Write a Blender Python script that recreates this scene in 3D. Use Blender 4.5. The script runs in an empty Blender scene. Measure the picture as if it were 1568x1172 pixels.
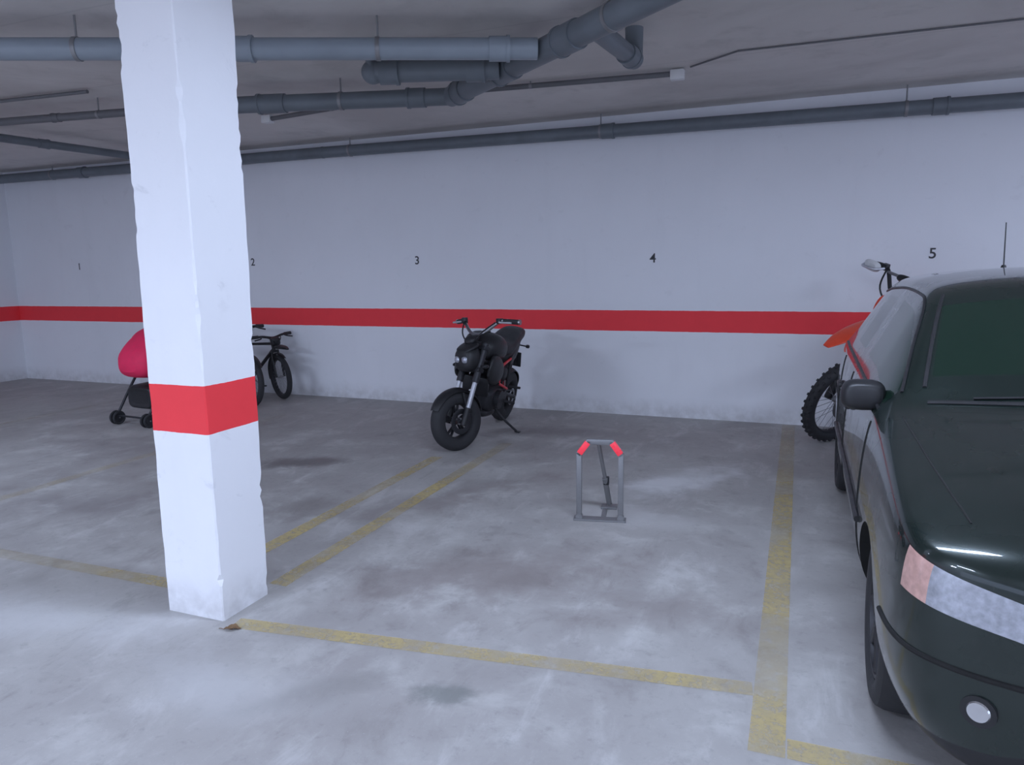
import bpy, bmesh, math, random
from mathutils import Matrix, Vector, noise
from mathutils.bvhtree import BVHTree
random.seed(7)
scene=bpy.context.scene
scene.view_settings.view_transform='Standard'
COL=scene.collection

# ------------------------------------------------------------ materials
def nt_new(name):
    m=bpy.data.materials.new(name); m.use_nodes=True
    nt=m.node_tree; nt.nodes.clear()
    out=nt.nodes.new('ShaderNodeOutputMaterial'); b=nt.nodes.new('ShaderNodeBsdfPrincipled')
    nt.links.new(b.outputs[0],out.inputs[0]); return m,nt,b
def N(nt,t,**k):
    n=nt.nodes.new(t)
    for a,v in k.items(): setattr(n,a,v)
    return n
def setin(n,i,v,nt):
    if hasattr(v,'is_output'): nt.links.new(v,n.inputs[i])
    else: n.inputs[i].default_value=v
def MATH(nt,op,a,b=0.0,c=0.0,clamp=False):
    n=N(nt,'ShaderNodeMath',operation=op,use_clamp=clamp); setin(n,0,a,nt); setin(n,1,b,nt); setin(n,2,c,nt); return n.outputs[0]
def MIX(nt,f,a,b,bt='MIX'):
    n=N(nt,'ShaderNodeMix',data_type='RGBA',blend_type=bt)
    setin(n,0,f,nt); setin(n,6,a if hasattr(a,'is_output') else (*a[:3],1),nt); setin(n,7,b if hasattr(b,'is_output') else (*b[:3],1),nt); return n.outputs[2]
def RANGE(nt,v,a,b,c=0.0,d=1.0):
    n=N(nt,'ShaderNodeMapRange',interpolation_type='SMOOTHSTEP'); setin(n,0,v,nt)
    for i,x in enumerate((a,b,c,d)): n.inputs[i+1].default_value=x
    return n.outputs[0]
def NOISE(nt,vec,scale,detail=4,rough=.55,dist=0):
    n=N(nt,'ShaderNodeTexNoise'); nt.links.new(vec,n.inputs['Vector']); n.inputs['Scale'].default_value=scale
    n.inputs['Detail'].default_value=detail; n.inputs['Roughness'].default_value=rough; n.inputs['Distortion'].default_value=dist
    return n.outputs['Fac']
def BUMP(nt,b,h,strength,dist=.01):
    n=N(nt,'ShaderNodeBump'); n.inputs['Strength'].default_value=strength; n.inputs['Distance'].default_value=dist
    nt.links.new(h,n.inputs['Height']); nt.links.new(n.outputs[0],b.inputs['Normal'])
def pm(name,col,rough=.5,metal=0,var=.12,scale=18,coat=0,bump=0,emis=0):
    m,nt,b=nt_new(name); tc=N(nt,'ShaderNodeTexCoord'); f=NOISE(nt,tc.outputs['Object'],scale)
    lo=[c*(1-var) for c in col]; hi=[min(1,c*(1+var)) for c in col]
    c=MIX(nt,f,lo,hi); nt.links.new(c,b.inputs['Base Color'])
    r=RANGE(nt,f,.2,.8,max(0,rough-.06),min(1,rough+.06)); nt.links.new(r,b.inputs['Roughness'])
    b.inputs['Metallic'].default_value=metal; b.inputs['Coat Weight'].default_value=coat; b.inputs['Coat Roughness'].default_value=.04
    if bump: BUMP(nt,b,f,bump)
    if emis: nt.links.new(c,b.inputs['Emission Color']); b.inputs['Emission Strength'].default_value=emis
    return m
RED=(.95,.05,.062)
def wall_mat(name,z0,z1,base,grime=.3):
    m,nt,b=nt_new(name); g=N(nt,'ShaderNodeNewGeometry'); P=g.outputs['Position']
    s=N(nt,'ShaderNodeSeparateXYZ'); nt.links.new(P,s.inputs[0]); z=s.outputs[2]
    n1=NOISE(nt,P,.9,5); n2=NOISE(nt,P,9,4,.6); n3=NOISE(nt,P,60,3,.6)
    mp=N(nt,'ShaderNodeMapping'); nt.links.new(P,mp.inputs[0]); mp.inputs['Scale'].default_value=(2.2,2.2,.3)
    n4=NOISE(nt,mp.outputs[0],1.6,5,.6,.3); n5=NOISE(nt,P,4.5,6,.7,.5)
    c=MIX(nt,n1,[x*.92 for x in base],[min(1,x*1.04) for x in base])
    c=MIX(nt,RANGE(nt,n4,.52,.75,0,.12),c,[x*.80 for x in base])
    c=MIX(nt,RANGE(nt,n2,.62,.8,0,.22),c,[x*.75 for x in base])
    c=MIX(nt,RANGE(nt,n5,.60,.72,0,grime),c,(.50,.50,.51))
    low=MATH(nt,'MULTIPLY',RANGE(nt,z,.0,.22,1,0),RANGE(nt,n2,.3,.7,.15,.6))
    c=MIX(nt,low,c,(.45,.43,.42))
    zz=MATH(nt,'ADD',z,MATH(nt,'MULTIPLY',MATH(nt,'SUBTRACT',n2,.5),.008))
    k=MATH(nt,'MULTIPLY',MATH(nt,'GREATER_THAN',zz,z0),MATH(nt,'LESS_THAN',zz,z1))
    r=MIX(nt,n2,[x*.9 for x in RED],RED)
    c=MIX(nt,k,c,r); nt.links.new(c,b.inputs['Base Color']); b.inputs['Roughness'].default_value=.72
    h=MATH(nt,'ADD',MATH(nt,'MULTIPLY',n3,.5),n2); BUMP(nt,b,h,.15,.006); return m
M_wall=wall_mat('painted_plaster',.855,1.06,(.82,.825,.855),.12)
M_col=wall_mat('painted_column',.83,1.035,(.89,.89,.91),.35)

def floor_mat():
    m,nt,b=nt_new('stained_concrete'); g=N(nt,'ShaderNodeNewGeometry'); P=g.outputs['Position']
    s=N(nt,'ShaderNodeSeparateXYZ'); nt.links.new(P,s.inputs[0])
    n1=NOISE(nt,P,.75,6,.6,.3); n2=NOISE(nt,P,3.0,8,.66,.3); n3=NOISE(nt,P,22,6,.7); n4=NOISE(nt,P,110,3,.6)
    mp=N(nt,'ShaderNodeMapping'); nt.links.new(P,mp.inputs[0]); mp.inputs['Scale'].default_value=(1,.4,1); mp.inputs['Rotation'].default_value=(0,0,.6)
    n5=NOISE(nt,mp.outputs[0],3.8,9,.70,.45); n6=NOISE(nt,P,7.5,8,.7,.3)
    c=MIX(nt,RANGE(nt,n1,.3,.7),(.335,.315,.305),(.42,.405,.39))
    c=MIX(nt,RANGE(nt,n2,.48,.72,0,.6),c,(.54,.53,.51))
    c=MIX(nt,RANGE(nt,n5,.52,.70,0,.5),c,(.58,.57,.56))
    c=MIX(nt,RANGE(nt,n5,.46,.30,0,.5),c,(.24,.22,.21))
    c=MIX(nt,RANGE(nt,n2,.46,.28,0,.5),c,(.23,.21,.20))
    c=MIX(nt,RANGE(nt,n6,.55,.72,0,.4),c,(.25,.235,.225))
    c=MIX(nt,RANGE(nt,n3,.54,.72,0,.35),c,(.22,.21,.205))
    c=MIX(nt,RANGE(nt,n4,.62,.8,0,.4),c,(.62,.62,.62))
    def blob(cx,cy,rx,ry,ang,col,st,edge=.5,wob=2.2):
        nonlocal c
        dx=MATH(nt,'SUBTRACT',s.outputs[0],cx); dy=MATH(nt,'SUBTRACT',s.outputs[1],cy)
        ca,sa=math.cos(ang),math.sin(ang)
        u=MATH(nt,'DIVIDE',MATH(nt,'ADD',MATH(nt,'MULTIPLY',dx,ca),MATH(nt,'MULTIPLY',dy,sa)),rx)
        v=MATH(nt,'DIVIDE',MATH(nt,'SUBTRACT',MATH(nt,'MULTIPLY',dy,ca),MATH(nt,'MULTIPLY',dx,sa)),ry)
        d=MATH(nt,'SQRT',MATH(nt,'ADD',MATH(nt,'MULTIPLY',u,u),MATH(nt,'MULTIPLY',v,v)))
        d=MATH(nt,'ADD',d,MATH(nt,'MULTIPLY',MATH(nt,'SUBTRACT',n2,.5),wob))
        c=MIX(nt,RANGE(nt,d,1.1,edge,0,st),c,col)
    blob(-3.6,4.5,.50,.20,.5,(.12,.10,.10),.7,.2)
    blob(-1.11,2.09,.16,.08,.15,(.17,.18,.17),.7,.4)
    blob(-2.9,3.6,.4,.3,.9,(.21,.19,.18),.55,.1)
    blob(-2.2,3.9,.7,.25,.9,(.24,.21,.20),.5,.1)
    blob(-1.35,3.1,.9,.42,.5,(.235,.20,.19),.65,.0)
    blob(-1.9,4.4,.7,.3,.9,(.25,.22,.21),.55,.0)
    blob(-.5,3.0,.5,.25,.4,(.26,.23,.22),.5,.0)
    blob(-2.1,6.1,.7,.25,.3,(.18,.16,.16),.55,.1)
    blob(-.72,4.95,.75,.28,.95,(.70,.70,.70),.9,.0)
    blob(-1.0,4.15,.4,.28,0,(.56,.55,.54),.6,.1)
    blob(-.65,4.1,.35,.2,.2,(.57,.56,.55),.5,.1)
    blob(-3.0,2.0,.9,.3,.2,(.64,.64,.64),.6,.0)
    blob(-1.9,1.85,.5,.25,.2,(.58,.58,.58),.5,.0)
    blob(-1.5,2.0,.35,.1,.8,(.25,.24,.23),.5,.2)
    blob(-.6,1.7,.5,.2,.3,(.29,.27,.26),.45,.0)
    blob(-5.4,4.5,1.2,.5,.2,(.23,.21,.21),.5,.0)
    blob(-4.3,3.2,.8,.3,.3,(.25,.23,.23),.5,.0)
    nt.links.new(c,b.inputs['Base Color'])
    nt.links.new(RANGE(nt,n2,.3,.7,.5,.8),b.inputs['Roughness'])
    BUMP(nt,b,MATH(nt,'ADD',n2,MATH(nt,'MULTIPLY',n3,.4)),.22,.01); return m
M_floor=floor_mat()
def ceil_mat():
    m,nt,b=nt_new('mottled_ceiling'); g=N(nt,'ShaderNodeNewGeometry'); P=g.outputs['Position']
    n1=NOISE(nt,P,.6,5,.6,.5); n2=NOISE(nt,P,3,6,.65,.4); n3=NOISE(nt,P,40,3,.6)
    c=MIX(nt,RANGE(nt,n1,.3,.7),(.55,.52,.50),(.69,.66,.635)); c=MIX(nt,RANGE(nt,n2,.5,.75,0,.5),c,(.46,.44,.42))
    # board marks of the formwork
    s=N(nt,'ShaderNodeSeparateXYZ'); nt.links.new(P,s.inputs[0])
    f=MATH(nt,'ABSOLUTE',MATH(nt,'SUBTRACT',MATH(nt,'FRACT',MATH(nt,'DIVIDE',s.outputs[1],1.22)),.5))
    c=MIX(nt,RANGE(nt,f,.012,.0,0,.3),c,(.4,.38,.37))
    nt.links.new(c,b.inputs['Base Color']); b.inputs['Roughness'].default_value=.85
    BUMP(nt,b,MATH(nt,'ADD',n2,MATH(nt,'MULTIPLY',n3,.3)),.2,.01); return m
M_ceil=ceil_mat()
def line_mat():
    m,nt,b=nt_new('worn_yellow_paint'); g=N(nt,'ShaderNodeNewGeometry'); P=g.outputs['Position']
    s=N(nt,'ShaderNodeSeparateXYZ'); nt.links.new(P,s.inputs[0])
    n1=NOISE(nt,P,2.0,6,.65,.5); n2=NOISE(nt,P,26,5,.7)
    b.inputs['Roughness'].default_value=.7
    nt.links.new(MIX(nt,n2,(.58,.44,.17),(.68,.54,.23)),b.inputs['Base Color'])
    a=MATH(nt,'MULTIPLY',RANGE(nt,n1,.32,.70,.22,.72),RANGE(nt,n2,.32,.54,.4,1))
    a=MATH(nt,'MULTIPLY',a,RANGE(nt,s.outputs[0],-4.2,-2.3,.35,1))
    a=MATH(nt,'MULTIPLY',a,RANGE(nt,s.outputs[1],4.2,6.0,1,.45))
    nt.links.new(a,b.inputs['Alpha']); return m
M_line=line_mat()

M_black=pm('black_plastic',(.016,.016,.018),.45); M_rub=pm('tyre_rubber',(.028,.028,.031),.75,bump=.2)
M_dark=pm('dark_metal',(.04,.04,.045),.45,.5); M_steel=pm('brushed_steel',(.40,.41,.43),.35,1)
M_silver=pm('silver_paint',(.55,.56,.60),.35,.5); M_chrome=pm('chrome',(.80,.81,.84),.15,1,var=.03)
M_redp=pm('red_plastic',(.75,.03,.04),.35); M_org=pm('orange_plastic',(.80,.075,.03),.35)
M_pink=pm('crimson_fabric',(.82,.022,.10),.7,bump=.1); M_seat=pm('seat_vinyl',(.022,.022,.025),.55,bump=.2)
M_paint=pm('dark_green_car_paint',(.006,.016,.013),.28,.35,coat=1,scale=3)
M_glass=pm('tinted_glass',(.007,.020,.013),.06,0,coat=.3,var=.05)
M_lens=pm('headlamp_lens',(.48,.50,.56),.12,.55,coat=1,scale=55,var=.5)
M_amber=pm('indicator_lens',(.70,.42,.36),.15,.2,coat=1,scale=50,var=.4)
M_arch=pm('wheel_arch_liner',(.01,.01,.01),.9); M_galv=pm('galvanised_steel',(.27,.27,.275),.45,.5,scale=40)
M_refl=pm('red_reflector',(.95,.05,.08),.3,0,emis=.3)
M_pvc=pm('grey_pvc',(.27,.31,.35),.4,var=.2,scale=5); M_pvcd=pm('dark_grey_pvc',(.15,.17,.19),.45,var=.3,scale=5)
M_cond=pm('conduit_grey',(.14,.14,.15),.5); M_num=pm('stencil_black_paint',(.06,.06,.065),.7)
M_white=pm('white_plastic',(.7,.7,.7),.4); M_tube=pm('fluorescent_tube',(.85,.92,1),.3,emis=6,var=.01)
M_leaf=pm('dry_leaf',(.20,.12,.06),.8); M_bikef=pm('bicycle_frame_paint',(.03,.03,.04),.3,.3,coat=.5)

# ------------------------------------------------------------ mesh kit
def cr(pts,n):
    pts=[Vector(p) for p in pts]; out=[]
    for i in range(len(pts)-1):
        p0=pts[max(i-1,0)];p1=pts[i];p2=pts[i+1];p3=pts[min(i+2,len(pts)-1)]
        for k in range(n):
            t=k/n
            out.append(.5*((2*p1)+(p2-p0)*t+(2*p0-5*p1+4*p2-p3)*t*t+(3*p1-p0-3*p2+p3)*t**3))
    out.append(pts[-1]); return out
class Thing:
    def __init__(s,name,loc=(0,0,0),rotz=0,lean=0,scale=1):
        s.e=bpy.data.objects.new(name,None); s.e.empty_display_size=.1; COL.objects.link(s.e)
        s.e.matrix_world=Matrix.Translation(loc)@Matrix.Rotation(rotz,4,'Z')@Matrix.Rotation(lean,4,'X')@Matrix.Scale(scale,4)
        s.M=Matrix(); s.parts=[]
    def part(s,name):
        s.bm=bmesh.new(); s.mats=[]; s.parts.append((name,s.bm,s.mats)); return s
    def add(s,t,mat):
        if mat not in s.mats: s.mats.append(mat)
        i=s.mats.index(mat)
        bmesh.ops.recalc_face_normals(t,faces=t.faces[:])
        for f in t.faces: f.material_index=i
        t.transform(s.M); me=bpy.data.meshes.new('tmp'); t.to_mesh(me); s.bm.from_mesh(me); bpy.data.meshes.remove(me); t.free()
    def box(s,c,size,mat,rot=(0,0,0),bev=.006):
        t=bmesh.new(); bmesh.ops.create_cube(t,size=1); bmesh.ops.scale(t,vec=size,verts=t.verts)
        b=min(bev,min(size)*.45)
        if b>0: bmesh.ops.bevel(t,geom=t.edges[:],offset=b,segments=2,affect='EDGES',profile=.5)
        t.transform(Matrix.Translation(c)@Matrix.Rotation(rot[2],4,'Z')@Matrix.Rotation(rot[1],4,'Y')@Matrix.Rotation(rot[0],4,'X')); s.add(t,mat)
    def cyl(s,a,b,r,mat,r2=None,seg=24):
        a=Vector(a);b=Vector(b);d=b-a; t=bmesh.new()
        bmesh.ops.create_cone(t,cap_ends=True,segments=seg,radius1=r,radius2=r if r2 is None else r2,depth=d.length)
        t.transform(Matrix.Translation((a+b)/2)@d.to_track_quat('Z','Y').to_matrix().to_4x4()); s.add(t,mat)
    def tube(s,pts,r,mat,seg=12,sm=6,r2=None):
        P=cr(pts,sm) if sm>1 and len(pts)>2 else [Vector(p) for p in pts]
        t=bmesh.new(); n=len(P); rings=[]; T=(P[1]-P[0]).normalized(); up=Vector((0,0,1)) if abs(T.z)<.9 else Vector((1,0,0)); X=T.cross(up).normalized()
        for i,p in enumerate(P):
            T=(P[min(i+1,n-1)]-P[max(i-1,0)]).normalized(); X=(X-T*X.dot(T)).normalized(); Y=T.cross(X)
            rr=r if r2 is None else r+(r2-r)*i/(n-1)
            rings.append([t.verts.new(p+rr*(math.cos(2*math.pi*k/seg)*X+math.sin(2*math.pi*k/seg)*Y)) for k in range(seg)])
        for A,B in zip(rings,rings[1:]):
            for k in range(seg): t.faces.new((A[k],A[(k+1)%seg],B[(k+1)%seg],B[k]))
        t.faces.new(rings[0]); t.faces.new(rings[-1]); s.add(t,mat)
    def torus(s,c,R,rr,ra,mat,seg=56,ms=14,a0=0,a1=2*math.pi,p=1.0):
        t=bmesh.new(); full=abs(a1-a0-2*math.pi)<1e-4; n=seg if full else seg+1; rings=[]
        for i in range(n):
            a=a0+(a1-a0)*i/seg; ring=[]
            for k in range(ms):
                b=2*math.pi*k/ms; cb,sb=math.cos(b),math.sin(b)
                cb=math.copysign(abs(cb)**p,cb); sb=math.copysign(abs(sb)**p,sb)
                q=R+rr*cb; ring.append(t.verts.new((c[0]+q*math.cos(a),c[1]+ra*sb,c[2]+q*math.sin(a))))
            rings.append(ring)
        for i in range(n if full else n-1):
            A=rings[i];B=rings[(i+1)%n]
            for k in range(ms): t.faces.new((A[k],A[(k+1)%ms],B[(k+1)%ms],B[k]))
        if not full: t.faces.new(rings[0]); t.faces.new(rings[-1])
        s.add(t,mat)
    def hull(s,st,mat,xf=None,seg=24,sm=5,n=2.6,yc=0):
        # stations (x, zc, halfw, halfh) -> rounded body
        S=cr([Vector((a[0],a[1],a[2],a[3])) for a in st],sm); t=bmesh.new(); rings=[]
        for q in S:
            ring=[]
            for k in range(seg):
                b=2*math.pi*k/seg; c,d=math.cos(b),math.sin(b)
                ring.append(t.verts.new((q[0],yc+max(q[2],.001)*math.copysign(abs(c)**(2/n),c),q[1]+max(q[3],.001)*math.copysign(abs(d)**(2/n),d))))
            rings.append(ring)
        for A,B in zip(rings,rings[1:]):
            for k in range(seg): t.faces.new((A[k],A[(k+1)%seg],B[(k+1)%seg],B[k]))
        t.faces.new(rings[0]); t.faces.new(rings[-1])
        if xf: t.transform(xf)
        s.add(t,mat)
    def fender(s,c,R,hw,a0,a1,mat,th=.004,crown=.03,seg=24):
        t=bmesh.new(); rings=[]
        for i in range(seg+1):
            a=a0+(a1-a0)*i/seg; ring=[]; w=hw*(1-.35*abs(2*i/seg-1)**3)
            prof=[(-1+2*k/8) for k in range(9)]
            for u in prof: ring.append((R-crown*u*u,w*u))
            for u in prof[::-1]: ring.append((R-th-crown*u*u,w*u*.97))
            rings.append([t.verts.new((c[0]+q*math.cos(a),c[1]+y,c[2]+q*math.sin(a))) for q,y in ring])
        m=len(rings[0])
        for A,B in zip(rings,rings[1:]):
            for k in range(m): t.faces.new((A[k],A[(k+1)%m],B[(k+1)%m],B[k]))
        t.faces.new(rings[0]); t.faces.new(rings[-1]); s.add(t,mat)
    def finish(s,ang=35):
        for name,bm,mats in s.parts:
            me=bpy.data.meshes.new(name); bm.to_mesh(me); bm.free()
            for m in mats: me.materials.append(m)
            for p in me.polygons: p.use_smooth=True
            me.set_sharp_from_angle(angle=math.radians(ang))
            o=bpy.data.objects.new(name,me); COL.objects.link(o); o.parent=s.e
        return s.e
def simple(name,verts,faces,mat):
    me=bpy.data.meshes.new(name); me.from_pydata(verts,[],faces); me.materials.append(mat); me.update()
    o=bpy.data.objects.new(name,me); COL.objects.link(o); return o
def slab(name,x0,x1,y0,y1,z0,z1,mat):
    v=[(x,y,z) for z in (z0,z1) for y in (y0,y1) for x in (x0,x1)]
    f=[(0,2,3,1),(4,5,7,6),(0,1,5,4),(2,6,7,3),(0,4,6,2),(1,3,7,5)]
    return simple(name,v,f,mat)

# ------------------------------------------------------------ room
WY=7.1; CZ=2.93; LX=-10.5; RX=7.5; BY=-8.0
slab('floor',LX-.2,RX,BY,WY+.2,-.1,0,M_floor)
slab('ceiling',LX-.2,RX,BY,WY+.2,CZ,CZ+.15,M_ceil)
slab('wall_back',LX-.2,RX,WY,WY+.2,0,CZ,M_wall)
slab('wall_left',LX-.2,LX,BY,WY,0,CZ,M_wall)

# column with chipped arrises
def column():
    x0,x1,y0,y1=-2.575,-2.258,2.245,2.535; v=[];f=[]; nz=110; rings=[]
    for i in range(nz+1):
        z=CZ*i/nz; ring=[]
        cs=[]
        for k in range(4):
            c=.006+.005*noise.noise(Vector((k*7.1,z*9,1)))
            q=noise.noise(Vector((k*3.3,z*3.1,5)))
            if q>.22: c+=.014*random.random()
            cs.append(max(.003,c))
        wob=lambda a: .004*noise.noise(Vector((a,z*1.3,0)))
        X0=x0+wob(1)+.008*z;X1=x1+wob(2);Y0=y0+wob(3);Y1=y1+wob(4)+.018*z
        ring=[(X0,Y0+cs[0]),(X0+cs[0],Y0),(X1-cs[1],Y0),(X1,Y0+cs[1]),(X1,Y1-cs[2]),(X1-cs[2],Y1),(X0+cs[3],Y1),(X0,Y1-cs[3])]
        for a in ring: v.append((a[0],a[1],z))
    for i in range(nz):
        for k in range(8): f.append((i*8+k,i*8+(k+1)%8,(i+1)*8+(k+1)%8,(i+1)*8+k))
    f.append(tuple(range(7,-1,-1))); f.append(tuple(nz*8+k for k in range(8)))
    simple('column',v,f,M_col)
column()

# floor markings
def lines():
    v=[];f=[]
    def seg(a,b,w):
        a=Vector((*a,0));b=Vector((*b,0)); d=(b-a).normalized(); n=Vector((-d.y,d.x,0))*w/2; i=len(v)
        for p in (a-n,b-n,b+n,a+n): v.append((p.x,p.y,.0015+.0002*(i//4)))
        f.append((i,i+1,i+2,i+3))
    seg((-.03,2.15),(-.03,7.05),.11); seg((-2.28,2.62),(-2.28,5.6),.10); seg((-2.65,2.75),(-2.65,5.0),.10)
    seg((-2.20,2.25),(-.09,2.50),.085); seg((-2.62,2.46),(-7.4,2.36),.09); seg((0.03,2.2),(2.5,2.23),.10)
    seg((-4.98,2.45),(-4.98,6.0),.10); seg((-7.5,2.4),(-7.5,6.6),.10); seg((2.5,2.2),(2.5,6.9),.1)
    simple('parking_bay_lines',v,f,M_line)
lines()
for t,x,z in (('1',-9.18,1.6),('2',-6.2,1.61),('3',-3.93,1.59),('4',-1.33,1.565),('5',1.05,1.56)):
    cu=bpy.data.curves.new('bay_number','FONT'); cu.body=t; cu.size=.125; cu.extrude=.001; cu.align_x='CENTER'; cu.align_y='CENTER'; cu.offset=.0015
    o=bpy.data.objects.new('tmp',cu); o.location=(x,WY-.0015,z); o.rotation_euler=(math.pi/2,0,0); COL.objects.link(o)
    bpy.context.view_layer.update(); me=bpy.data.meshes.new_from_object(o.evaluated_get(bpy.context.evaluated_depsgraph_get()))
    mw=o.matrix_world.copy(); bpy.data.objects.remove(o); me.materials.clear(); me.materials.append(M_num)
    q=bpy.data.objects.new('bay_number',me); q.matrix_world=mw; COL.objects.link(q)

# ------------------------------------------------------------ pipes
def pipe(name,pts,r,mat,collars=(),hang=(),boxes=()):
    T=Thing(name); T.part('pipe_run'); T.tube(pts,r,mat,seg=20,sm=1)
    for i in range(1,len(pts)-1):
        t=bmesh.new(); bmesh.ops.create_uvsphere(t,u_segments=20,v_segments=12,radius=r*1.06); t.transform(Matrix.Translation(pts[i])); T.add(t,mat)
    P=[Vector(p) for p in pts]
    T.part('collars')
    for i,u,w in collars:
        d=(P[i+1]-P[i]).normalized(); c=P[i].lerp(P[i+1],u); T.cyl(c-d*w/2,c+d*w/2,r*1.14,mat); T.cyl(c+d*w/2,c+d*(w/2+.02),r*1.22,mat)
    T.cyl(P[0],P[0]+(P[1]-P[0])*.001,r*.5,M_galv)
    T.part('hangers'); T.cyl(P[0],P[0]+(P[1]-P[0])*.001,r*.5,M_galv)
    for i,u in hang:
        d=(P[i+1]-P[i]).normalized(); c=P[i].lerp(P[i+1],u); T.cyl(c-d*.012,c+d*.012,r*1.08,M_galv); T.cyl(c+Vector((0,0,r)),(c.x,c.y,CZ),.006,M_galv,seg=8)
    for b in boxes:
        T.part('junction_box'); T.box(b,(.10,.07,.07),M_white)
    T.finish()
pipe('drain_pipe',[(-8.4,1.0,2.75),(-1.47,4.17,2.75)],.06,M_pvc,[(0,.52,.10),(0,.97,.10),(0,.78,.08)],[(0,.3),(0,.66),(0,.88)])
pipe('drain_pipe',[(2.6,1.02,2.76),(-2.46,5.05,2.76)],.072,M_pvcd,[(0,.76,.16),(0,.87,.18),(0,.97,.12)],[(0,.3),(0,.7)])
pipe('drain_pipe',[(-2.58,4.17,2.93),(-2.58,4.17,2.74),(-1.83,4.46,2.75)],.068,M_pvcd,[(1,.12,.10),(1,.8,.10)])
pipe('drain_pipe',[(-1.08,3.93,2.76),(-1.0,4.62,2.75),(-1.0,4.62,2.93)],.055,M_pvcd,[(0,.85,.10)])
pipe('drain_pipe',[(-2.46,5.05,2.76),(-4.1,4.63,2.77),],.062,M_pvcd,[(0,.15,.12),(0,.82,.2)],[(0,.5)])
pipe('drain_pipe',[(-4.1,4.63,2.78),(-8.5,4.25,2.84)],.032,M_cond,[(0,.4,.06)],[(0,.3),(0,.7)])
pipe('drain_pipe',[(-7.3,3.6,2.80),(-6.93,6.9,2.80)],.04,M_pvcd,[(0,.5,.08)],[(0,.35)])
pipe('drain_pipe',[(-10.4,6.97,2.82),(-5.0,6.97,2.80),(7.0,6.97,2.68)],.060,M_pvcd,[(0,.3,.1),(1,.27,.1),(1,.5,.1)],[(0,.2),(0,.7),(1,.03),(1,.265),(1,.48),(1,.7)])
pipe('electrical_conduit',[(-4.6,5.62,2.885),(-3.1,5.42,2.895),(-.92,5.66,2.895)],.02,M_cond,[],[(0,.5),(1,.5)],[(-.9,5.66,2.885),(-4.62,5.62,2.885)])
pipe('electrical_conduit',[(-.8,5.62,2.92),(-.45,5.36,2.922),(2.9,5.45,2.922)],.006,M_cond)
pipe('electrical_conduit',[(-9.8,3.9,2.9),(-5.2,4.25,2.9)],.014,M_cond)

# ------------------------------------------------------------ wheels
def wheel(T,c,R,w,style,rimR,steelm=M_dark):
    c=Vector(c); T.torus(c,R-w*.5,w*.5,w*.52,M_rub,p=.8 if style!='bicycle' else 1)
    T.torus(c,rimR,w*.16 if style!='bicycle' else .010,w*.32,steelm,p=.7)
    hw=.05 if style!='bicycle' else .035
    T.cyl(c+Vector((0,-hw,0)),c+Vector((0,hw,0)),.03 if style!='bicycle' else .014,M_steel)
    if style=='cast':
        for sd in (-1,1): T.torus(c+Vector((0,sd*w*.30,0)),rimR+.008,.004,.004,M_redp,ms=6)
        for k in range(5):
            a=2*math.pi*k/5+.3
            for da in (-.16,.16):
                T.cyl(c+Vector((.025*math.cos(a),0,.025*math.sin(a))),c+Vector((rimR*math.cos(a+da),0,rimR*math.sin(a+da))),.013,steelm,.01,seg=8)
    else:
        n=28; sr=.0022 if style=='spoke' else .0018
        for k in range(n):
            a=2*math.pi*k/n; b=a+(.5 if k%2 else -.5); sy=hw*.8*(1 if (k//2)%2 else -1)
            T.cyl(c+Vector((.025*math.cos(b),sy,.025*math.sin(b))),c+Vector((rimR*math.cos(a),0,rimR*math.sin(a))),sr,M_steel,seg=5)
    if style=='spoke':
        n=34
        for k in range(n):
            a=2*math.pi*k/n
            for y,da in ((-.36,0),(0,.5),(.36,0)):
                aa=a+da*2*math.pi/n; q=R-.002-abs(y)*w*.22
                p=c+Vector((q*math.cos(aa),y*w,q*math.sin(aa)))
                T.box(p,(.022,w*.22,.022),M_rub,rot=(0,-aa,0),bev=.003)
def steerM(head,axle,ang):
    ax=(Vector(head)-Vector(axle)).normalized(); return Matrix.Translation(head)@Matrix.Rotation(ang,4,ax)@Matrix.Translation(-Vector(head))

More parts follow.
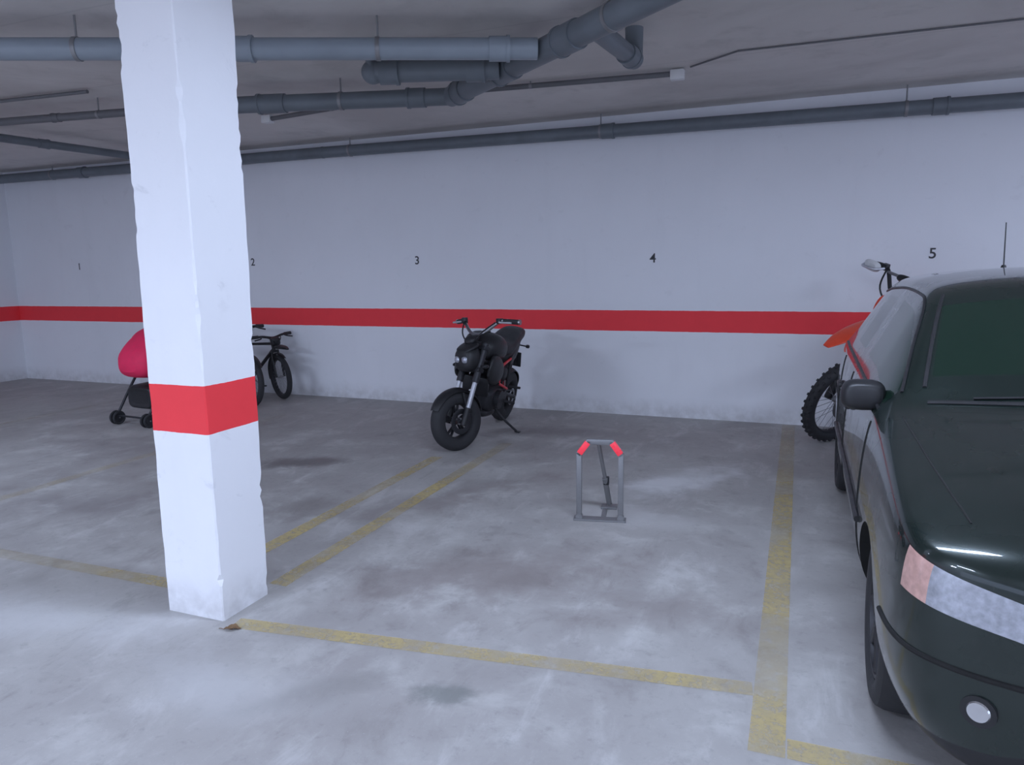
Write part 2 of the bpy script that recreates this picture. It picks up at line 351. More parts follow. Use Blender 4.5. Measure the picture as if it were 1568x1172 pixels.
# ------------------------------------------------------------ naked motorcycle
def motorcycle():
    ax=Vector((-2.645,5.27,0));rx=Vector((-2.715,6.50,0)); mid=(ax+rx)/2; d=ax-rx; rz=math.atan2(d.y,d.x)
    T=Thing('motorcycle',mid,rz,math.radians(-10))
    fa=(.62,0,.25); ra=(-.61,0,.255); head=(.37,0,.86)
    T.M=steerM(head,fa,math.radians(-30))
    T.part('front_wheel'); wheel(T,fa,.25,.115,'cast',.16); 
    for k in (0,): T.torus((fa[0],.065,fa[2]),.085,.022,.003,M_dark,ms=8)
    T.box((fa[0]-.06,.075,fa[2]+.10),(.05,.04,.08),M_black)
    T.box((fa[0]+.12,-.082,.25),(.10,.05,.18),M_redp,rot=(0,.25,0),bev=.02)
    T.part('front_fork')
    u=(Vector(head)-Vector(fa)).normalized()
    for y in (-.10,.10):
        a=Vector(fa)+Vector((0,y,0)); T.cyl(a-u*.03,a+u*.12,.026,M_black); T.cyl(a+u*.10,a+u*.36,.020,M_silver); T.cyl(a+u*.34,a+u*.68,.029,M_dark)
    T.cyl((fa[0],-.11,fa[2]),(fa[0],.11,fa[2]),.014,M_dark)
    for k in (.45,.64):
        c=Vector(fa)+u*k; T.box(c,(.06,.27,.035),M_dark,rot=(0,math.atan2(-u.x,u.z)*-1,0))
    T.part('front_fender'); T.fender(fa,.28,.072,math.radians(25),math.radians(165),M_black)
    for y in (-.075,.075): T.cyl((fa[0]-.02,y,.49),Vector(fa)+Vector((0,y*1.2,0))+u*.12,.01,M_black,seg=8)
    T.part('headlight')
    T.hull([(.40,.76,.02,.02),(.42,.76,.10,.10),(.50,.755,.11,.105),(.545,.75,.09,.085),(.56,.745,.05,.05)],M_black,n=3.0)
    for y in (-.045,.045): T.hull([(.543,.755,.035,.035),(.562,.755,.028,.025),(.57,.755,.01,.01)],M_lens,n=2.8,yc=y)
    T.hull([(.38,.93,.03,.01),(.40,.93,.06,.03),(.46,.91,.06,.03),(.48,.90,.03,.01)],M_black)
    T.hull([(.40,.86,.04,.01),(.44,.87,.10,.03),(.52,.84,.09,.02),(.55,.82,.05,.01)],M_black)
    for y in (-.19,.19):
        T.cyl((.44,y*.5,.70),(.45,y,.70),.008,M_black,seg=8); T.hull([(.42,.70,.01,.01),(.45,.70,.022,.018),(.48,.70,.01,.01)],M_black,yc=y)
    T.part('handlebar')
    T.tube([(.25,-.38,1.06),(.31,-.24,1.07),(.36,-.10,.98),(.37,0,.96),(.36,.10,.98),(.31,.24,1.07),(.25,.38,1.06)],.014,M_steel)
    for sgn in (-1,1):
        T.cyl((.25,sgn*.385,1.06),(.302,sgn*.26,1.068),.021,M_rub); T.cyl((.245,sgn*.40,1.06),(.25,sgn*.385,1.06),.022,M_steel)
        T.tube([(.315,sgn*.235,1.065),(.36,sgn*.27,1.06),(.32,sgn*.37,1.055)],.008,M_silver,seg=8)
        T.box((.315,sgn*.225,1.07),(.045,.05,.045),M_black); T.tube([(.34,sgn*.2,1.06),(.44,sgn*.1,.95),(.40,0,.80)],.006,M_black,seg=6)
    T.cyl((.33,-.20,1.07),(.33,-.20,1.10),.025,M_dark)
    T.M=Matrix()
    T.part('fuel_tank'); T.hull([(.37,.80,.05,.03),(.33,.83,.13,.09),(.20,.85,.175,.12),(.04,.82,.165,.115),(-.08,.78,.12,.07),(-.12,.77,.07,.03)],M_black,n=2.6)
    T.cyl((.18,0,.95),(.18,0,.975),.035,M_dark)
    for y in (-1,1): T.hull([(.42,.66,.01,.03),(.36,.68,.03,.11),(.24,.66,.045,.13),(.12,.64,.035,.08),(.06,.64,.01,.02)],M_black,yc=y*.15)
    T.part('seat'); T.hull([(-.04,.77,.06,.02),(-.10,.785,.12,.055),(-.25,.79,.14,.065),(-.38,.83,.135,.07),(-.52,.87,.12,.07),(-.66,.895,.10,.05),(-.72,.90,.04,.015)],M_seat,n=2.8)
    T.part('tail'); T.hull([(-.16,.70,.06,.02),(-.24,.68,.12,.10),(-.42,.72,.12,.09),(-.62,.80,.08,.05),(-.76,.85,.03,.012)],M_black)
    T.box((-.74,0,.83),(.03,.09,.035),M_redp); T.box((-.80,0,.60),(.012,.12,.16),M_black,rot=(0,.3,0)); T.tube([(-.62,0,.78),(-.74,0,.68),(-.80,0,.55)],.016,M_black)
    for y in (-.13,.13): T.cyl((-.72,y*.3,.76),(-.72,y,.76),.007,M_black,seg=8); T.hull([(-.75,.76,.01,.01),(-.72,.76,.02,.018),(-.69,.76,.01,.01)],M_black,yc=y)
    T.part('frame')
    for y in (-1,1):
        for a,b in (((.34,.05,.84),(.05,.15,.68)),((.05,.15,.68),(-.22,.13,.70)),((.36,.05,.70),(.10,.15,.52)),((.10,.15,.52),(-.20,.14,.42)),((.05,.15,.68),(.10,.15,.52)),((.05,.15,.68),(.22,.11,.60)),((-.22,.13,.70),(-.20,.14,.42)),((-.22,.13,.70),(-.66,.06,.82)),((-.20,.13,.5),(-.5,.08,.76))):
            T.cyl((a[0],a[1]*y,a[2]),(b[0],b[1]*y,b[2]),.012,M_redp if -.1<a[0]<.3 else M_black,seg=10)
    T.cyl((.34,0,.68),(.36,0,.90),.035,M_black)
    T.part('engine'); T.hull([(.20,.36,.04,.04),(.16,.36,.12,.10),(0,.36,.14,.13),(-.14,.37,.13,.11),(-.2,.38,.06,.05)],M_dark,n=3.5)
    for y in (-.15,.15): T.cyl((.03,y*.8,.36),(.03,y*1.15,.36),.085,M_dark); T.cyl((-.10,y*.8,.37),(-.10,y*1.08,.37),.055,M_dark)
    for k in range(8): T.box((.12+.012*k,0,.45+.018*k),(.15,.18,.008),M_dark,rot=(0,.55,0),bev=.001)
    T.box((.17,0,.53),(.11,.13,.15),M_dark,rot=(0,.55,0)); T.box((.27,0,.50),(.03,.24,.17),M_black,rot=(0,.2,0))
    T.hull([(.26,.27,.03,.02),(.18,.24,.09,.04),(-.05,.22,.10,.04),(-.18,.24,.05,.02)],M_black)
    T.hull([(-.02,.58,.02,.03),(-.08,.57,.13,.09),(-.24,.56,.12,.10),(-.32,.56,.04,.04)],M_black)
    T.part('exhaust'); T.tube([(.24,-.03,.50),(.28,-.06,.34),(.15,-.08,.23),(-.12,-.13,.25),(-.30,-.17,.36)],.02,M_steel)
    T.hull([(-.24,.33,.02,.02),(-.28,.36,.05,.055),(-.5,.48,.052,.06),(-.62,.54,.035,.04)],M_black,yc=-.18)
    T.part('rear_wheel'); wheel(T,ra,.255,.125,'cast',.165); T.torus((ra[0],-.075,ra[2]),.08,.02,.003,M_steel,ms=8); T.torus((ra[0],.075,ra[2]),.07,.015,.004,M_steel,ms=8)
    T.part('swingarm')
    for y in (-.10,.10): T.cyl((-.16,y,.38),(-.64,y,.255),.022,M_dark,.016,seg=10)
    T.cyl((-.61,-.12,.255),(-.61,.12,.255),.013,M_steel); T.cyl((-.25,.06,.68),(-.38,.06,.34),.012,M_steel)
    for k in range(9): T.torus((-.265-.012*k,.06,.65-.03*k),.022,.005,.005,M_redp,seg=16,ms=6)
    T.fender(ra,.285,.07,math.radians(70),math.radians(165),M_black)
    T.cyl((-.12,.085,.40),(-.61,.085,.325),.006,M_dark,seg=6); T.cyl((-.12,.085,.32),(-.61,.085,.19),.006,M_dark,seg=6)
    for y in (-1,1): T.cyl((-.08,y*.13,.33),(-.08,y*.27,.33),.013,M_rub); T.cyl((-.3,y*.13,.42),(-.3,y*.24,.43),.012,M_rub)
    T.part('kickstand'); T.tube([(-.02,.10,.27),(-.05,.20,.17),(-.10,.325,.072)],.011,M_black,seg=10); T.box((-.105,.335,.068),(.05,.05,.01),M_black)
    T.finish()
motorcycle()

# ------------------------------------------------------------ dirt bike
def dirt_bike():
    rz=math.radians(190); o=Vector((1.08,6.58,0))
    T=Thing('dirt_bike',o,rz,math.radians(-4))
    fa=(.74,0,.365); ra=(-.72,0,.335); head=(.40,0,1.08)
    u=(Vector(head)-Vector(fa)).normalized()
    T.M=steerM(head,fa,math.radians(38))
    T.part('front_wheel'); wheel(T,fa,.365,.085,'spoke',.285); T.torus((fa[0],.06,fa[2]),.11,.02,.003,M_steel,ms=8)
    T.part('front_fork')
    for y in (-.10,.10):
        a=Vector(fa)+Vector((0,y,0)); T.cyl(a-u*.03,a+u*.35,.024,M_silver); T.cyl(a+u*.3,a+u*.86,.030,M_dark); T.hull([(-.02,0,.02,.02),(.02,0,.034,.03),(.30,0,.034,.028),(.34,0,.02,.02)],M_black,xf=Matrix.Translation(a+Vector((.02,0,0)))@u.to_track_quat('X','Z').to_matrix().to_4x4())
    T.cyl((fa[0],-.11,fa[2]),(fa[0],.11,fa[2]),.014,M_steel)
    for k in (.62,.82): T.box(Vector(fa)+u*k,(.07,.27,.035),M_dark,rot=(0,math.atan2(u.x,u.z),0))
    T.part('front_fender')
    T.hull([(.30,.98,.05,.006),(.40,1.01,.075,.012),(.56,1.03,.09,.018),(.76,1.01,.085,.018),(.92,.97,.07,.013),(1.04,.93,.03,.005)],M_org,n=2.4)
    T.part('number_plate'); T.hull([(0,0,.02,.03),(.008,0,.07,.10),(.02,0,.08,.09),(.03,0,.04,.04)],M_org,xf=Matrix.Translation((.50,0,1.16))@Matrix.Rotation(-.35,4,'Y'))
    T.hull([(.50,1.11,.04,.03),(.53,1.11,.05,.04),(.55,1.11,.03,.03)],M_lens)
    T.part('handlebar')
    T.tube([(.27,-.40,1.37),(.31,-.22,1.39),(.37,-.09,1.25),(.37,0,1.24),(.37,.09,1.25),(.31,.22,1.39),(.27,.40,1.37)],.016,M_black); T.cyl((.33,-.19,1.37),(.33,.19,1.37),.012,M_steel)
    T.hull([(.30,1.35,.06,.01),(.33,1.36,.10,.035),(.36,1.36,.06,.01)],M_black)
    for g in (-1,1):
        T.cyl((.268,g*.41,1.37),(.30,g*.27,1.385),.02,M_rub); T.tube([(.32,g*.22,1.39),(.40,g*.26,1.38),(.39,g*.39,1.37),(.28,g*.42,1.37)],.011,M_silver,seg=8)
        T.hull([(.33,1.38,.05,.02),(.36,1.385,.08,.045),(.385,1.38,.05,.03)],M_white if g<0 else M_silver,yc=g*.32); T.box((.315,g*.235,1.395),(.05,.05,.05),M_black)
        T.tube([(.34,g*.2,1.38),(.46,g*.12,1.27),(.42,0,1.1)],.007,M_black,seg=6)
    T.M=Matrix()
    T.part('tank_and_shrouds'); T.hull([(.36,1.02,.06,.04),(.28,1.04,.12,.09),(.10,1.02,.13,.10),(-.08,.97,.09,.05),(-.14,.96,.05,.02)],M_org)
    for y in (-1,1): T.hull([(.52,.92,.01,.03),(.44,.93,.03,.10),(.28,.90,.045,.15),(.10,.85,.03,.10),(-.02,.84,.01,.03)],M_org,yc=y*.15)
    T.part('seat'); T.hull([(.10,1.08,.05,.02),(.02,1.05,.08,.04),(-.25,.99,.09,.05),(-.6,.99,.085,.045),(-.76,1.0,.05,.02)],M_seat)
    T.part('rear_fender'); T.hull([(-.4,.93,.06,.03),(-.6,.95,.08,.03),(-.85,1.0,.075,.015),(-1.08,1.04,.05,.008)],M_org)
    for y in (-1,1): T.hull([(-.16,.80,.01,.05),(-.25,.82,.025,.12),(-.45,.87,.02,.08),(-.56,.90,.01,.03)],M_white,yc=y*.13)
    T.part('frame')
    for y in (-1,1):
        for a,b in (((.36,.04,.98),(.0,.12,.86)),((.0,.12,.86),(-.18,.12,.45)),((.38,.03,.88),(.26,.09,.36)),((.26,.09,.36),(-.18,.12,.40)),((.0,.12,.86),(-.7,.07,.94)),((-.14,.12,.62),(-.6,.08,.90))): T.cyl((a[0],a[1]*y,a[2]),(b[0],b[1]*y,b[2]),.017,M_black,seg=10)
        T.cyl((-.05,y*.1,.40),(-.05,y*.24,.40),.016,M_steel)
    T.cyl((.34,0,1.12),(.39,0,.86),.036,M_black)
    T.part('engine'); T.hull([(.24,.45,.04,.05),(.18,.45,.11,.12),(0,.45,.13,.14),(-.14,.46,.10,.10),(-.18,.46,.05,.05)],M_dark,n=3.4); T.box((.12,0,.68),(.13,.14,.26),M_dark,rot=(0,.2,0)); T.cyl((.05,-.15,.44),(.05,.15,.44),.09,M_steel)
    T.part('exhaust'); T.tube([(.18,-.04,.74),(.32,-.08,.62),(.20,-.14,.52),(-.1,-.15,.66),(-.3,-.15,.78)],.021,M_steel); T.hull([(-.28,.78,.03,.03),(-.32,.79,.055,.06),(-.7,.90,.055,.06),(-.76,.92,.03,.03)],M_steel,yc=-.15)
    T.part('rear_wheel'); wheel(T,ra,.335,.11,'spoke',.235); T.torus((ra[0],.07,ra[2]),.1,.015,.004,M_steel,ms=8)
    T.part('swingarm')
    for y in (-.1,.1): T.cyl((-.15,y,.45),(-.76,y,.335),.025,M_silver,.018,seg=10)
    T.cyl((-.72,-.12,.335),(-.72,.12,.335),.014,M_steel); T.cyl((-.12,0,.82),(-.25,0,.48),.03,M_steel)
    T.part('kickstand'); T.tube([(-.12,.12,.38),(-.16,.26,.2),(-.2,.36,.035)],.012,M_silver,seg=10); T.box((-.2,.365,.03),(.06,.06,.01),M_silver)
    T.finish()
dirt_bike()

# ------------------------------------------------------------ bicycles
def bicycle(loc,rz,sc,steer,fm,small=False):
    T=Thing('bicycle',loc,rz,math.radians(-5),sc); R=.33; fa=(.50,0,R); ra=(-.50,0,R); head=(.36,0,.80)
    T.M=steerM(head,fa,steer); tw=.075
    T.part('front_wheel'); wheel(T,fa,R,tw,'bicycle',R-.068,M_dark if small else M_steel)
    T.part('fork')
    for y in (-.06,.06): T.tube([(fa[0],y,fa[2]),(.43,y,.62),(.395,y*.6,.71)],.017,fm,seg=8)
    T.cyl((.40,0,.70),(.33,0,.90),.022,fm); T.box((.395,0,.71),(.05,.12,.04),fm)
    T.part('handlebar'); dz=-.10 if small else 0
    T.cyl((.33,0,.82),(.30,0,1.0+dz),.017,M_black); T.cyl((.30,0,1.0+dz),(.40,0,1.01+dz),.018,M_black)
    T.tube([(.32,-.30,1.04+dz),(.38,-.15,1.04+dz),(.40,0,1.01+dz),(.38,.15,1.04+dz),(.32,.30,1.04+dz)],.018,M_black)
    for g in (-1,1): T.cyl((.318,g*.31,1.04+dz),(.355,g*.20,1.042+dz),.024,M_rub); T.tube([(.37,g*.17,1.04+dz),(.44,g*.2,1.02+dz),(.42,g*.29,1.0+dz)],.010,M_dark,seg=6); T.tube([(.39,g*.12,1.03+dz),(.52,g*.05,.98+dz),(.42,0,.78)],.008,M_black,seg=6)
    T.part('mudguard'); T.fender(fa,R+.035,.042,math.radians(35 if not small else 55),math.radians(190),M_black,crown=.01)
    if small: T.hull([(.48,.76,.02,.01),(.54,.785,.055,.03),(.74,.785,.05,.024),(.86,.77,.02,.01)],M_black); T.box((.46,0,.86),(.09,.14,.12),M_black,bev=.03)
    T.M=Matrix()
    T.part('frame')
    for a,b,r in (((.355,0,.82),(-.14,0,.80),.020),((.375,0,.74),(-.05,0,.28),.025),((-.05,0,.28),(-.17,0,.88),.020)): T.cyl(a,b,r,fm)
    T.cyl((.385,0,.71),(.345,0,.86),.026,fm)
    for y in (-.05,.05): T.cyl((-.05,y*.5,.28),(-.5,y,R),.009,fm,seg=8); T.cyl((-.14,y*.4,.79),(-.5,y,R),.008,fm,seg=8)
    T.part('saddle'); T.cyl((-.165,0,.86),(-.19,0,.97),.012,M_steel); T.hull([(-.02,.98,.01,.01),(-.08,.985,.025,.02),(-.2,.99,.06,.028),(-.29,1.0,.075,.03),(-.33,1.0,.03,.015)],M_seat)
    T.part('crankset'); T.cyl((-.05,-.07,.28),(-.05,.07,.28),.018,M_steel); T.torus((-.05,-.05,.28),.085,.008,.003,M_steel,ms=6)
    for g in (-1,1): T.cyl((-.05,g*.07,.28),(-.05+g*.12,g*.08,.28-g*.11),.009,M_steel,seg=8); T.box((-.05+g*.12,g*.12,.28-g*.11),(.08,.08,.02),M_black)
    T.tube([(-.05,-.05,.365),(-.5,-.05,R+.03)],.004,M_dark,seg=6,sm=1); T.tube([(-.05,-.05,.195),(-.5,-.05,R-.03)],.004,M_dark,seg=6,sm=1)
    T.part('rear_wheel'); wheel(T,ra,R,tw,'bicycle',R-.068,M_steel); T.torus((ra[0],-.04,ra[2]),.035,.006,.008,M_dark,ms=6)
    T.finish()
bicycle((-6.07,6.33,0),math.radians(-10),.86,math.radians(-12),M_bikef)
bicycle((-6.05,6.78,0),math.radians(0),.80,math.radians(-28),M_black,True)

# ------------------------------------------------------------ stroller
def stroller():
    T=Thing('stroller',(-6.07,5.45,0),math.radians(-95))
    T.part('chassis')
    for y in (-.23,.23):
        T.tube([(.34,y,.09),(.1,y,.45),(-.22,y,.86),(-.36,y,.98)],.013,M_dark); T.tube([(-.34,y,.09),(-.05,y,.42),(.12,y,.62)],.012,M_dark)
        for x in (.34,-.34):
            for dy in (-.025,.025): T.torus((x,y+dy,.07),.055,.015,.012,M_rub,seg=24,ms=8); T.cyl((x,y+dy-.008,.07),(x,y+dy+.008,.07),.042,M_dark)
            T.cyl((x,y-.04,.07),(x,y+.04,.07),.008,M_steel,seg=8)
    T.cyl((-.34,-.23,.09),(-.34,.23,.09),.01,M_dark); T.cyl((.34,-.23,.09),(.34,.23,.09),.01,M_dark)
    T.tube([(-.34,-.23,.97),(-.36,-.31,1.04),(-.36,.31,1.04),(-.34,.23,.97)],.019,M_black,sm=4)
    T.part('basket'); T.hull([(-.28,.27,.12,.08),(-.26,.27,.19,.12),(.2,.27,.19,.12),(.24,.27,.12,.06)],M_black,n=5)
    T.part('seat_shell'); T.hull([(-.26,.82,.14,.10),(-.20,.76,.24,.22),(-.05,.70,.26,.26),(.12,.68,.25,.22),(.28,.62,.21,.14),(.34,.60,.12,.06)],M_pink,n=3)
    T.part('hood'); T.torus((-.06,0,.70),.15,.115,.25,M_pink,a0=math.radians(35),a1=math.radians(175),p=.7)
    T.finish()
stroller()

# ------------------------------------------------------------ parking barrier
def barrier():
    T=Thing('parking_barrier',(-1.045,4.01,0),math.radians(11)); T.part('hoop')
    W=.123; H=.48; c=.055
    pts=[(-W,0,.012),(-W,0,H-c-.02),(-W+c,0,H),(W-c,0,H),(W,0,H-c-.02),(W,0,.012)]
    for a,b in zip(pts,pts[1:]):
        a=Vector(a);b=Vector(b);d=b-a; L=d.length+.018; T.box((a+b)/2,(L,.032,.032),M_galv,rot=(0,math.atan2(-d.z,d.x),0),bev=.003)
    T.part('reflectors')
    for g in (-1,1):
        a=Vector((g*W,0,H-c-.02)); b=Vector((g*(W-c),0,H)); d=b-a; T.box((a+b)/2+Vector((0,-.002,0)),(d.length*.9,.034,.035),M_refl,rot=(0,math.atan2(-d.z,d.x),0),bev=.003)
    T.part('prop'); T.cyl((-.01,.01,H-.01),(.03,.16,.17),.012,M_galv); T.cyl((.022,.13,.22),(.045,.225,.03),.017,M_galv); T.box((.03,.15,.20),(.035,.04,.05),M_dark)
    T.part('base'); T.box((0,0,.005),(.31,.07,.010),M_galv,bev=.002); T.box((.045,.235,.006),(.10,.08,.012),M_galv,bev=.002); T.box((.02,.12,.004),(.03,.22,.008),M_galv,bev=.001)
    for x in (-W,W): T.cyl((x,-.02,.02),(x,.02,.02),.02,M_galv)
    T.finish()
barrier()

# ------------------------------------------------------------ car
def car():
    CX=1.09; Y0=1.72
    T=Thing('car',(CX,Y0,0))
    # s, w, zb, z4, belt(w,z), p6,p7,p8,p9,z10
    S=[
    (0.14,.48,.27,.61,(.46,.69),(.45,.705),(.42,.715),(.35,.725),(.2,.73),.735),
    (0.165,.60,.21,.635,(.585,.725),(.57,.745),(.52,.76),(.42,.772),(.24,.78),.785),
    (0.20,.69,.19,.645,(.675,.742),(.655,.765),(.60,.78),(.5,.795),(.28,.805),.81),
    (0.25,.765,.18,.655,(.75,.758),(.725,.785),(.66,.80),(.54,.815),(.3,.83),.835),
    (0.33,.812,.18,.665,(.795,.775),(.76,.80),(.68,.82),(.56,.835),(.31,.85),.855),
    (0.46,.835,.18,.68,(.812,.80),(.775,.83),(.69,.85),(.57,.865),(.315,.88),.885),
    (0.70,.84,.18,.68,(.815,.84),(.775,.865),(.70,.885),(.58,.90),(.32,.917),.922),
    (1.02,.84,.18,.69,(.81,.88),(.775,.905),(.71,.93),(.62,.945),(.34,.965),.97),
    (1.22,.84,.18,.69,(.81,.905),(.77,.93),(.72,.955),(.675,.968),(.38,.99),.995),
    (1.30,.84,.18,.69,(.81,.91),(.77,.94),(.715,.985),(.66,1.02),(.37,1.045),1.05),
    (1.76,.84,.18,.69,(.81,.935),(.77,.965),(.60,1.325),(.555,1.37),(.30,1.405),1.415),
    (1.86,.84,.18,.69,(.81,.94),(.77,.97),(.59,1.35),(.545,1.40),(.30,1.435),1.445),
    (2.34,.84,.18,.69,(.81,.95),(.77,.98),(.58,1.37),(.54,1.42),(.3,1.46),1.47),
    (2.43,.84,.18,.69,(.81,.952),(.77,.982),(.58,1.37),(.54,1.42),(.3,1.46),1.47),
    (3.00,.84,.18,.69,(.81,.965),(.77,.995),(.575,1.36),(.535,1.41),(.3,1.45),1.46),
    (3.10,.84,.18,.69,(.81,.968),(.77,.998),(.573,1.355),(.53,1.405),(.3,1.445),1.455),
    (3.40,.835,.19,.69,(.80,.975),(.76,1.005),(.57,1.325),(.52,1.38),(.29,1.415),1.425),
    (3.50,.83,.20,.69,(.795,.975),(.755,1.005),(.575,1.28),(.52,1.34),(.29,1.38),1.39),
    (3.80,.81,.22,.69,(.77,.965),(.73,.99),(.64,1.01),(.58,1.03),(.32,1.045),1.05),
    (3.92,.77,.24,.68,(.73,.90),(.70,.925),(.62,.94),(.54,.95),(.3,.96),.965),
    (4.00,.66,.27,.62,(.62,.76),(.59,.78),(.52,.79),(.42,.795),(.24,.80),.80),
    (4.03,.50,.30,.55,(.47,.64),(.45,.655),(.4,.66),(.32,.665),(.18,.67),.67)]
    def rows(q):
        s,w,zb,z4,b,p6,p7,p8,p9,zt=q
        return [(0,zb),(w*.80,zb),(w*.965,zb+.09),(w,.46),(w*.995,z4),b,p6,p7,p8,p9,(0,zt)]
    body=bmesh.new(); mats=[M_paint,M_glass,M_lens,M_amber,M_arch,M_black,M_redp]; g={}
    for i,q in enumerate(S):
        for j,(w,z) in enumerate(rows(q)):
            yy=q[0]
            if 7<=i<=10 and j>=8: yy-= .10*(1-(w/.66)**2)*(1 if i<10 else .5)
            for sd in ((-1,1) if w>0 else (0,)):
                g[(i,j,sd)]=body.verts.new((sd*w,yy,z))
    nj=11
    def V(i,j,sd): return g.get((i,j,sd)) or g[(i,j,0)]
    for i in range(len(S)-1):
        for j in range(nj-1):
            for sd in (-1,1):
                f=body.faces.new((V(i,j,sd),V(i+1,j,sd),V(i+1,j+1,sd),V(i,j+1,sd)))
                k=0
                if j==6 and i in (9,10,11,13,15): k=1
                if j in (8,9) and i==9: k=1
                if j in (8,9) and i==17: k=1
                if j==4 and i in (0,1,2): k=2
                if j==4 and i==3: k=3
                if j==4 and i in (19,): k=6
                if j in (0,1): k=5
                f.material_index=k
    for i in (0,len(S)-1):
        loop=[V(i,j,-1) for j in range(nj)]+[V(i,j,1) for j in range(nj-2,0,-1)]
        f=body.faces.new(loop); f.material_index=0
    bmesh.ops.triangulate(body,faces=[f for f in body.faces if len(f.verts)>4])
    bmesh.ops.recalc_face_normals(body,faces=body.faces[:])
    me=bpy.data.meshes.new('body'); body.to_mesh(me); body.free()
    for m in mats: me.materials.append(m)
    o=bpy.data.objects.new('body',me); COL.objects.link(o)
    m=o.modifiers.new('s','SUBSURF'); m.levels=m.render_levels=3
    ct=bmesh.new()
    for s in (.88,3.40):
        for sd in (-1,1):
            r=bmesh.ops.create_cone(ct,cap_ends=True,segments=48,radius1=.325,radius2=.325,depth=.36,matrix=Matrix.Translation((sd*.76,s,.29))@Matrix.Rotation(math.pi/2,4,'Y'))
    cm=bpy.data.meshes.new('cut'); ct.to_mesh(cm); ct.free(); cm.materials.append(M_arch)
    co=bpy.data.objects.new('cut',cm); COL.objects.link(co)
    bo=o.modifiers.new('b','BOOLEAN'); bo.operation='DIFFERENCE'; bo.object=co; bo.solver='EXACT'
    try: bo.material_mode='TRANSFER'
    except Exception as e: print(e)
    bpy.context.view_layer.update(); dg=bpy.context.evaluated_depsgraph_get()
    nm=bpy.data.meshes.new_from_object(o.evaluated_get(dg)); nm.name='body'
    bpy.data.objects.remove(co); bpy.data.objects.remove(o)
    for p in nm.polygons: p.use_smooth=True
    nm.set_sharp_from_angle(angle=math.radians(40))
    bo=bpy.data.objects.new('body',nm); COL.objects.link(bo); bo.parent=T.e
    bmx=bmesh.new(); bmx.from_mesh(nm); bvh=BVHTree.FromBMesh(bmx)
    def pr(p,off=.0):
        r=bvh.find_nearest(Vector(p)); return r[0]+r[1]*off
    def seam(pts,r,mat,off=0,seg=8):
        P=cr(pts,6); T.tube([pr(p,off) for p in P],r,mat,seg=seg,sm=1)
    T.part('panel_seams')
    for sd in (-1,1):
        X=sd*.9
        for s,zt in ((1.33,.90),(2.385,.95),(3.02,.96)): seam([(X,s,.26),(X,s,.5),(X,s,.7),(sd*.84,s,zt)],.004,M_arch)
        seam([(X,1.33,.27),(X,2.0,.27),(X,3.0,.27)],.004,M_arch)
        seam([(sd*.66,.34,.9),(sd*.71,.7,1.0),(sd*.74,1.15,1.0)],.003,M_arch)
        seam([(X,.55+.68,.52),(X,2.0,.53),(X,3.0,.53)],.013,M_black,.004)
        for s in (2.2,2.88): T.box(pr((X,s,.80),.012),(.03,.14,.028),M_black,bev=.01)
        seam([(sd*.80,1.36,.955),(sd*.80,2.0,.975),(sd*.80,3.0,1.0),(sd*.8,3.38,1.01)],.008,M_black,.001)
        seam([(sd*.70,1.33,1.0),(sd*.66,1.55,1.17),(sd*.62,1.76,1.34),(sd*.60,2.0,1.37),(sd*.60,2.6,1.38),(sd*.60,3.38,1.34)],.007,M_black,.001)
    seam([(-.64,1.22,1.02),(-.4,1.16,1.05),(0,1.12,1.06),(.4,1.16,1.05),(.64,1.22,1.02)],.010,M_black)
    seam([(-.64,1.30,1.05),(-.60,1.5,1.22),(-.54,1.74,1.40)],.008,M_black); seam([(.64,1.30,1.05),(.60,1.5,1.22),(.54,1.74,1.40)],.008,M_black)
    T.part('wipers'); seam([(-.5,1.20,1.05),(-.2,1.17,1.07),(.05,1.19,1.1)],.005,M_black,.004); seam([(.1,1.17,1.05),(.35,1.19,1.08),(.55,1.23,1.08)],.005,M_black,.004)
    T.part('grille')
    for k in range(4): seam([(-.34,0,.52+.035*k),(0,0,.52+.035*k),(.34,0,.52+.035*k)],.010,M_black)
    for k in range(3): seam([(-.45,0,.30+.035*k),(0,0,.30+.035*k),(.45,0,.30+.035*k)],.012,M_black)
    T.box((0,.13,.43),(.50,.015,.11),M_white,bev=.003)
    seam([(-.84,.5,.50),(-.82,.3,.50),(-.66,.1,.50),(0,0,.50),(.66,.1,.50),(.82,.3,.50),(.84,.5,.50)],.008,M_arch)
    T.part('fog_lamps')
    for sd in (-1,1):
        p=pr((sd*.66,.12,.41)); n=Vector((sd*.45,-.89,0)); T.cyl(p-n*.03,p+n*.006,.040,M_black); T.cyl(p+n*.002,p+n*.010,.030,M_chrome,.024)
    T.part('side_mirrors')
    for sd in (-1,1):
        T.hull([(-.05,0,.04,.03),(-.04,0,.068,.05),(0,0,.082,.062),(.045,0,.078,.058),(.05,0,.065,.045)],M_black,n=3,xf=Matrix.Translation((sd*.83,1.44,.972))@Matrix.Rotation(math.pi/2,4,'Z'))
        T.box((sd*.83,1.492,.972),(.13,.004,.09),M_chrome,bev=.001); T.tube([(sd*.73,1.42,.93),(sd*.78,1.42,.94),(sd*.82,1.43,.955)],.018,M_black)
    T.part('antenna'); b=pr((0,3.22,1.6)); T.cyl(b-Vector((0,0,.005)),b+Vector((0,0,.03)),.022,M_black,.010); T.cyl(b+Vector((0,0,.02)),b+Vector((0,.03,.27)),.004,M_black,.003,seg=8)
    T.part('wheels')
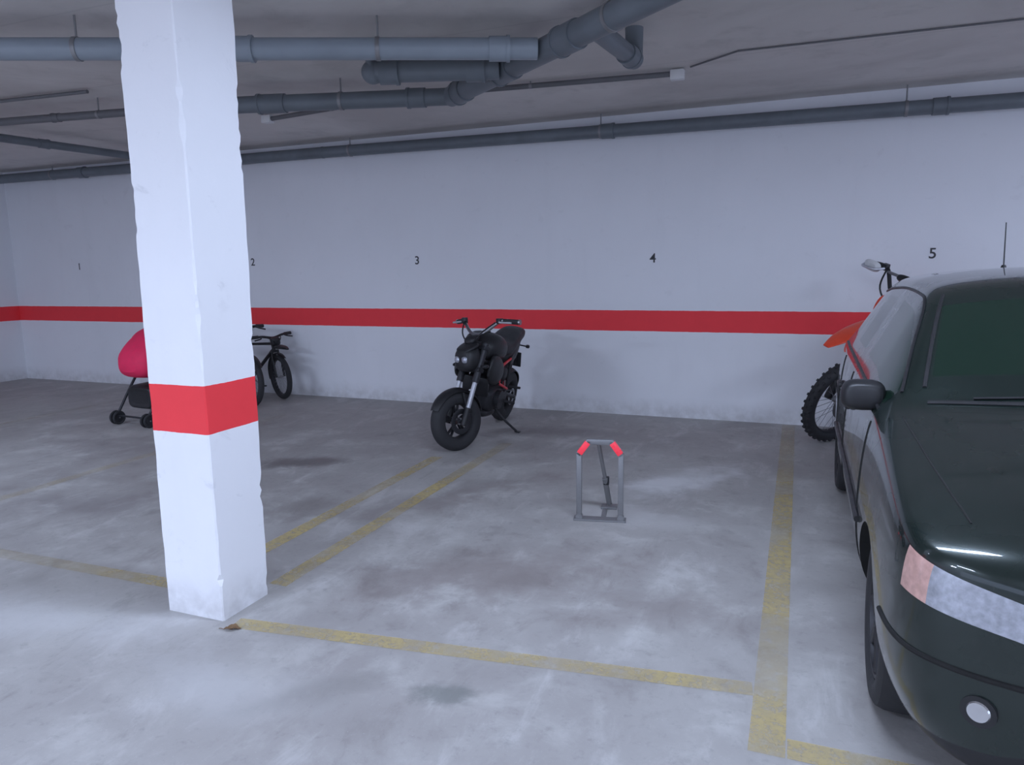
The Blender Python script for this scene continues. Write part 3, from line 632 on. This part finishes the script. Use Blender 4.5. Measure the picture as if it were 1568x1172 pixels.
    for s in (.88,3.40):
        for sd in (-1,1):
            T.M=Matrix.Translation((sd*.715,s,.29))@Matrix.Rotation(math.pi/2,4,'Z')
            T.torus((0,0,0),.24,.05,.09,M_rub,p=.6); T.torus((0,0,0),.19,.014,.08,M_dark,p=.6)
            o2=-sd*.04
            T.cyl((0,o2-.02,0),(0,o2+.02,0),.185,M_black,seg=40); T.cyl((0,o2+.02*-sd,0),(0,o2-.035*sd,0),.035,M_dark)
            for k in range(7):
                a=2*math.pi*k/7; T.tube([(.03*math.cos(a),o2-.026*sd,.03*math.sin(a)),(.18*math.cos(a),o2-.022*sd,.18*math.sin(a))],.016,M_dark,seg=8,sm=1)
    T.M=Matrix()
    T.finish(); bmx.free()
car()

# debris by the column
def debris():
    T=Thing('dry_leaf',(-2.17,2.20,0),.4); T.part('blade')
    t=bmesh.new(); bmesh.ops.create_grid(t,x_segments=8,y_segments=5,size=.5)
    for v in t.verts:
        x,y=v.co.x,v.co.y; w=max(.05,1-(2*x)**2); v.co=Vector((x*.07,y*.04*w,.006+.012*noise.noise(Vector((x*4,y*4,3)))+.02*abs(y)*w))
    T.add(t,M_leaf); T.tube([(-.035,0,.004),(-.05,.005,.006),(-.06,.01,.003)],.0015,M_leaf,seg=6); T.finish()
debris()

# ------------------------------------------------------------ lamps and added fill lamps
def lamp(loc,rz,power,L=1.5):
    T=Thing('fluorescent_and_fill_lamp',loc,rz); T.part('housing'); T.box((0,0,.0),(L+.1,.18,.05),M_white); T.box((0,0,.045),(L*.6,.08,.11),M_white)
    T.part('tubes')
    for y in (-.045,.045): T.cyl((-L/2,y,-.035),(L/2,y,-.035),.013,M_tube,seg=12)
    e=T.finish()
    ld=bpy.data.lights.new('tube_and_fill_light','AREA'); ld.shape='RECTANGLE'; ld.size=L; ld.size_y=.2; ld.energy=power; ld.color=(.63,.745,1.0)
    o=bpy.data.objects.new('tube_and_fill_light',ld); o.location=(0,0,-.06); COL.objects.link(o); o.parent=e
lamp((-6.2,-2.6,2.83),0,290,1.2); lamp((-2.4,-.8,2.83),0,85); lamp((1.4,-1.2,2.83),0,95); lamp((-6.3,2.6,2.83),0,35); lamp((-.2,2.6,2.83),0,55); lamp((3.2,3.6,2.83),0,70)  # some are unseen fill lamps, added to brighten the back wall and ceiling
w=bpy.data.worlds.new('garage_ambient'); scene.world=w; w.use_nodes=True; nt=w.node_tree; bg=nt.nodes['Background']
tc=N(nt,'ShaderNodeTexCoord'); sp=N(nt,'ShaderNodeSeparateXYZ'); nt.links.new(tc.outputs['Generated'],sp.inputs[0])
nt.links.new(MIX(nt,RANGE(nt,sp.outputs[2],-.5,.5),(.46,.51,.68),(.51,.62,.92)),bg.inputs[0]); bg.inputs[1].default_value=2.1

# ------------------------------------------------------------ camera
p=math.radians(9.1); yw=math.radians(21.7); ro=math.radians(.9)
r=Vector((math.cos(yw),math.sin(yw),0)); h=Vector((-math.sin(yw),math.cos(yw),0)); Z=Vector((0,0,1))
fw=h*math.cos(p)-Z*math.sin(p); up=h*math.sin(p)+Z*math.cos(p)
R=r*math.cos(ro)-up*math.sin(ro); U=r*math.sin(ro)+up*math.cos(ro)
cd=bpy.data.cameras.new('camera'); cd.sensor_width=36; cd.lens=36*1100/1568; cd.clip_start=.05
co=bpy.data.objects.new('camera',cd); COL.objects.link(co)
mw=Matrix((R,U,-fw)).transposed().to_4x4(); mw.translation=(0,0,1.5); co.matrix_world=mw
scene.camera=co
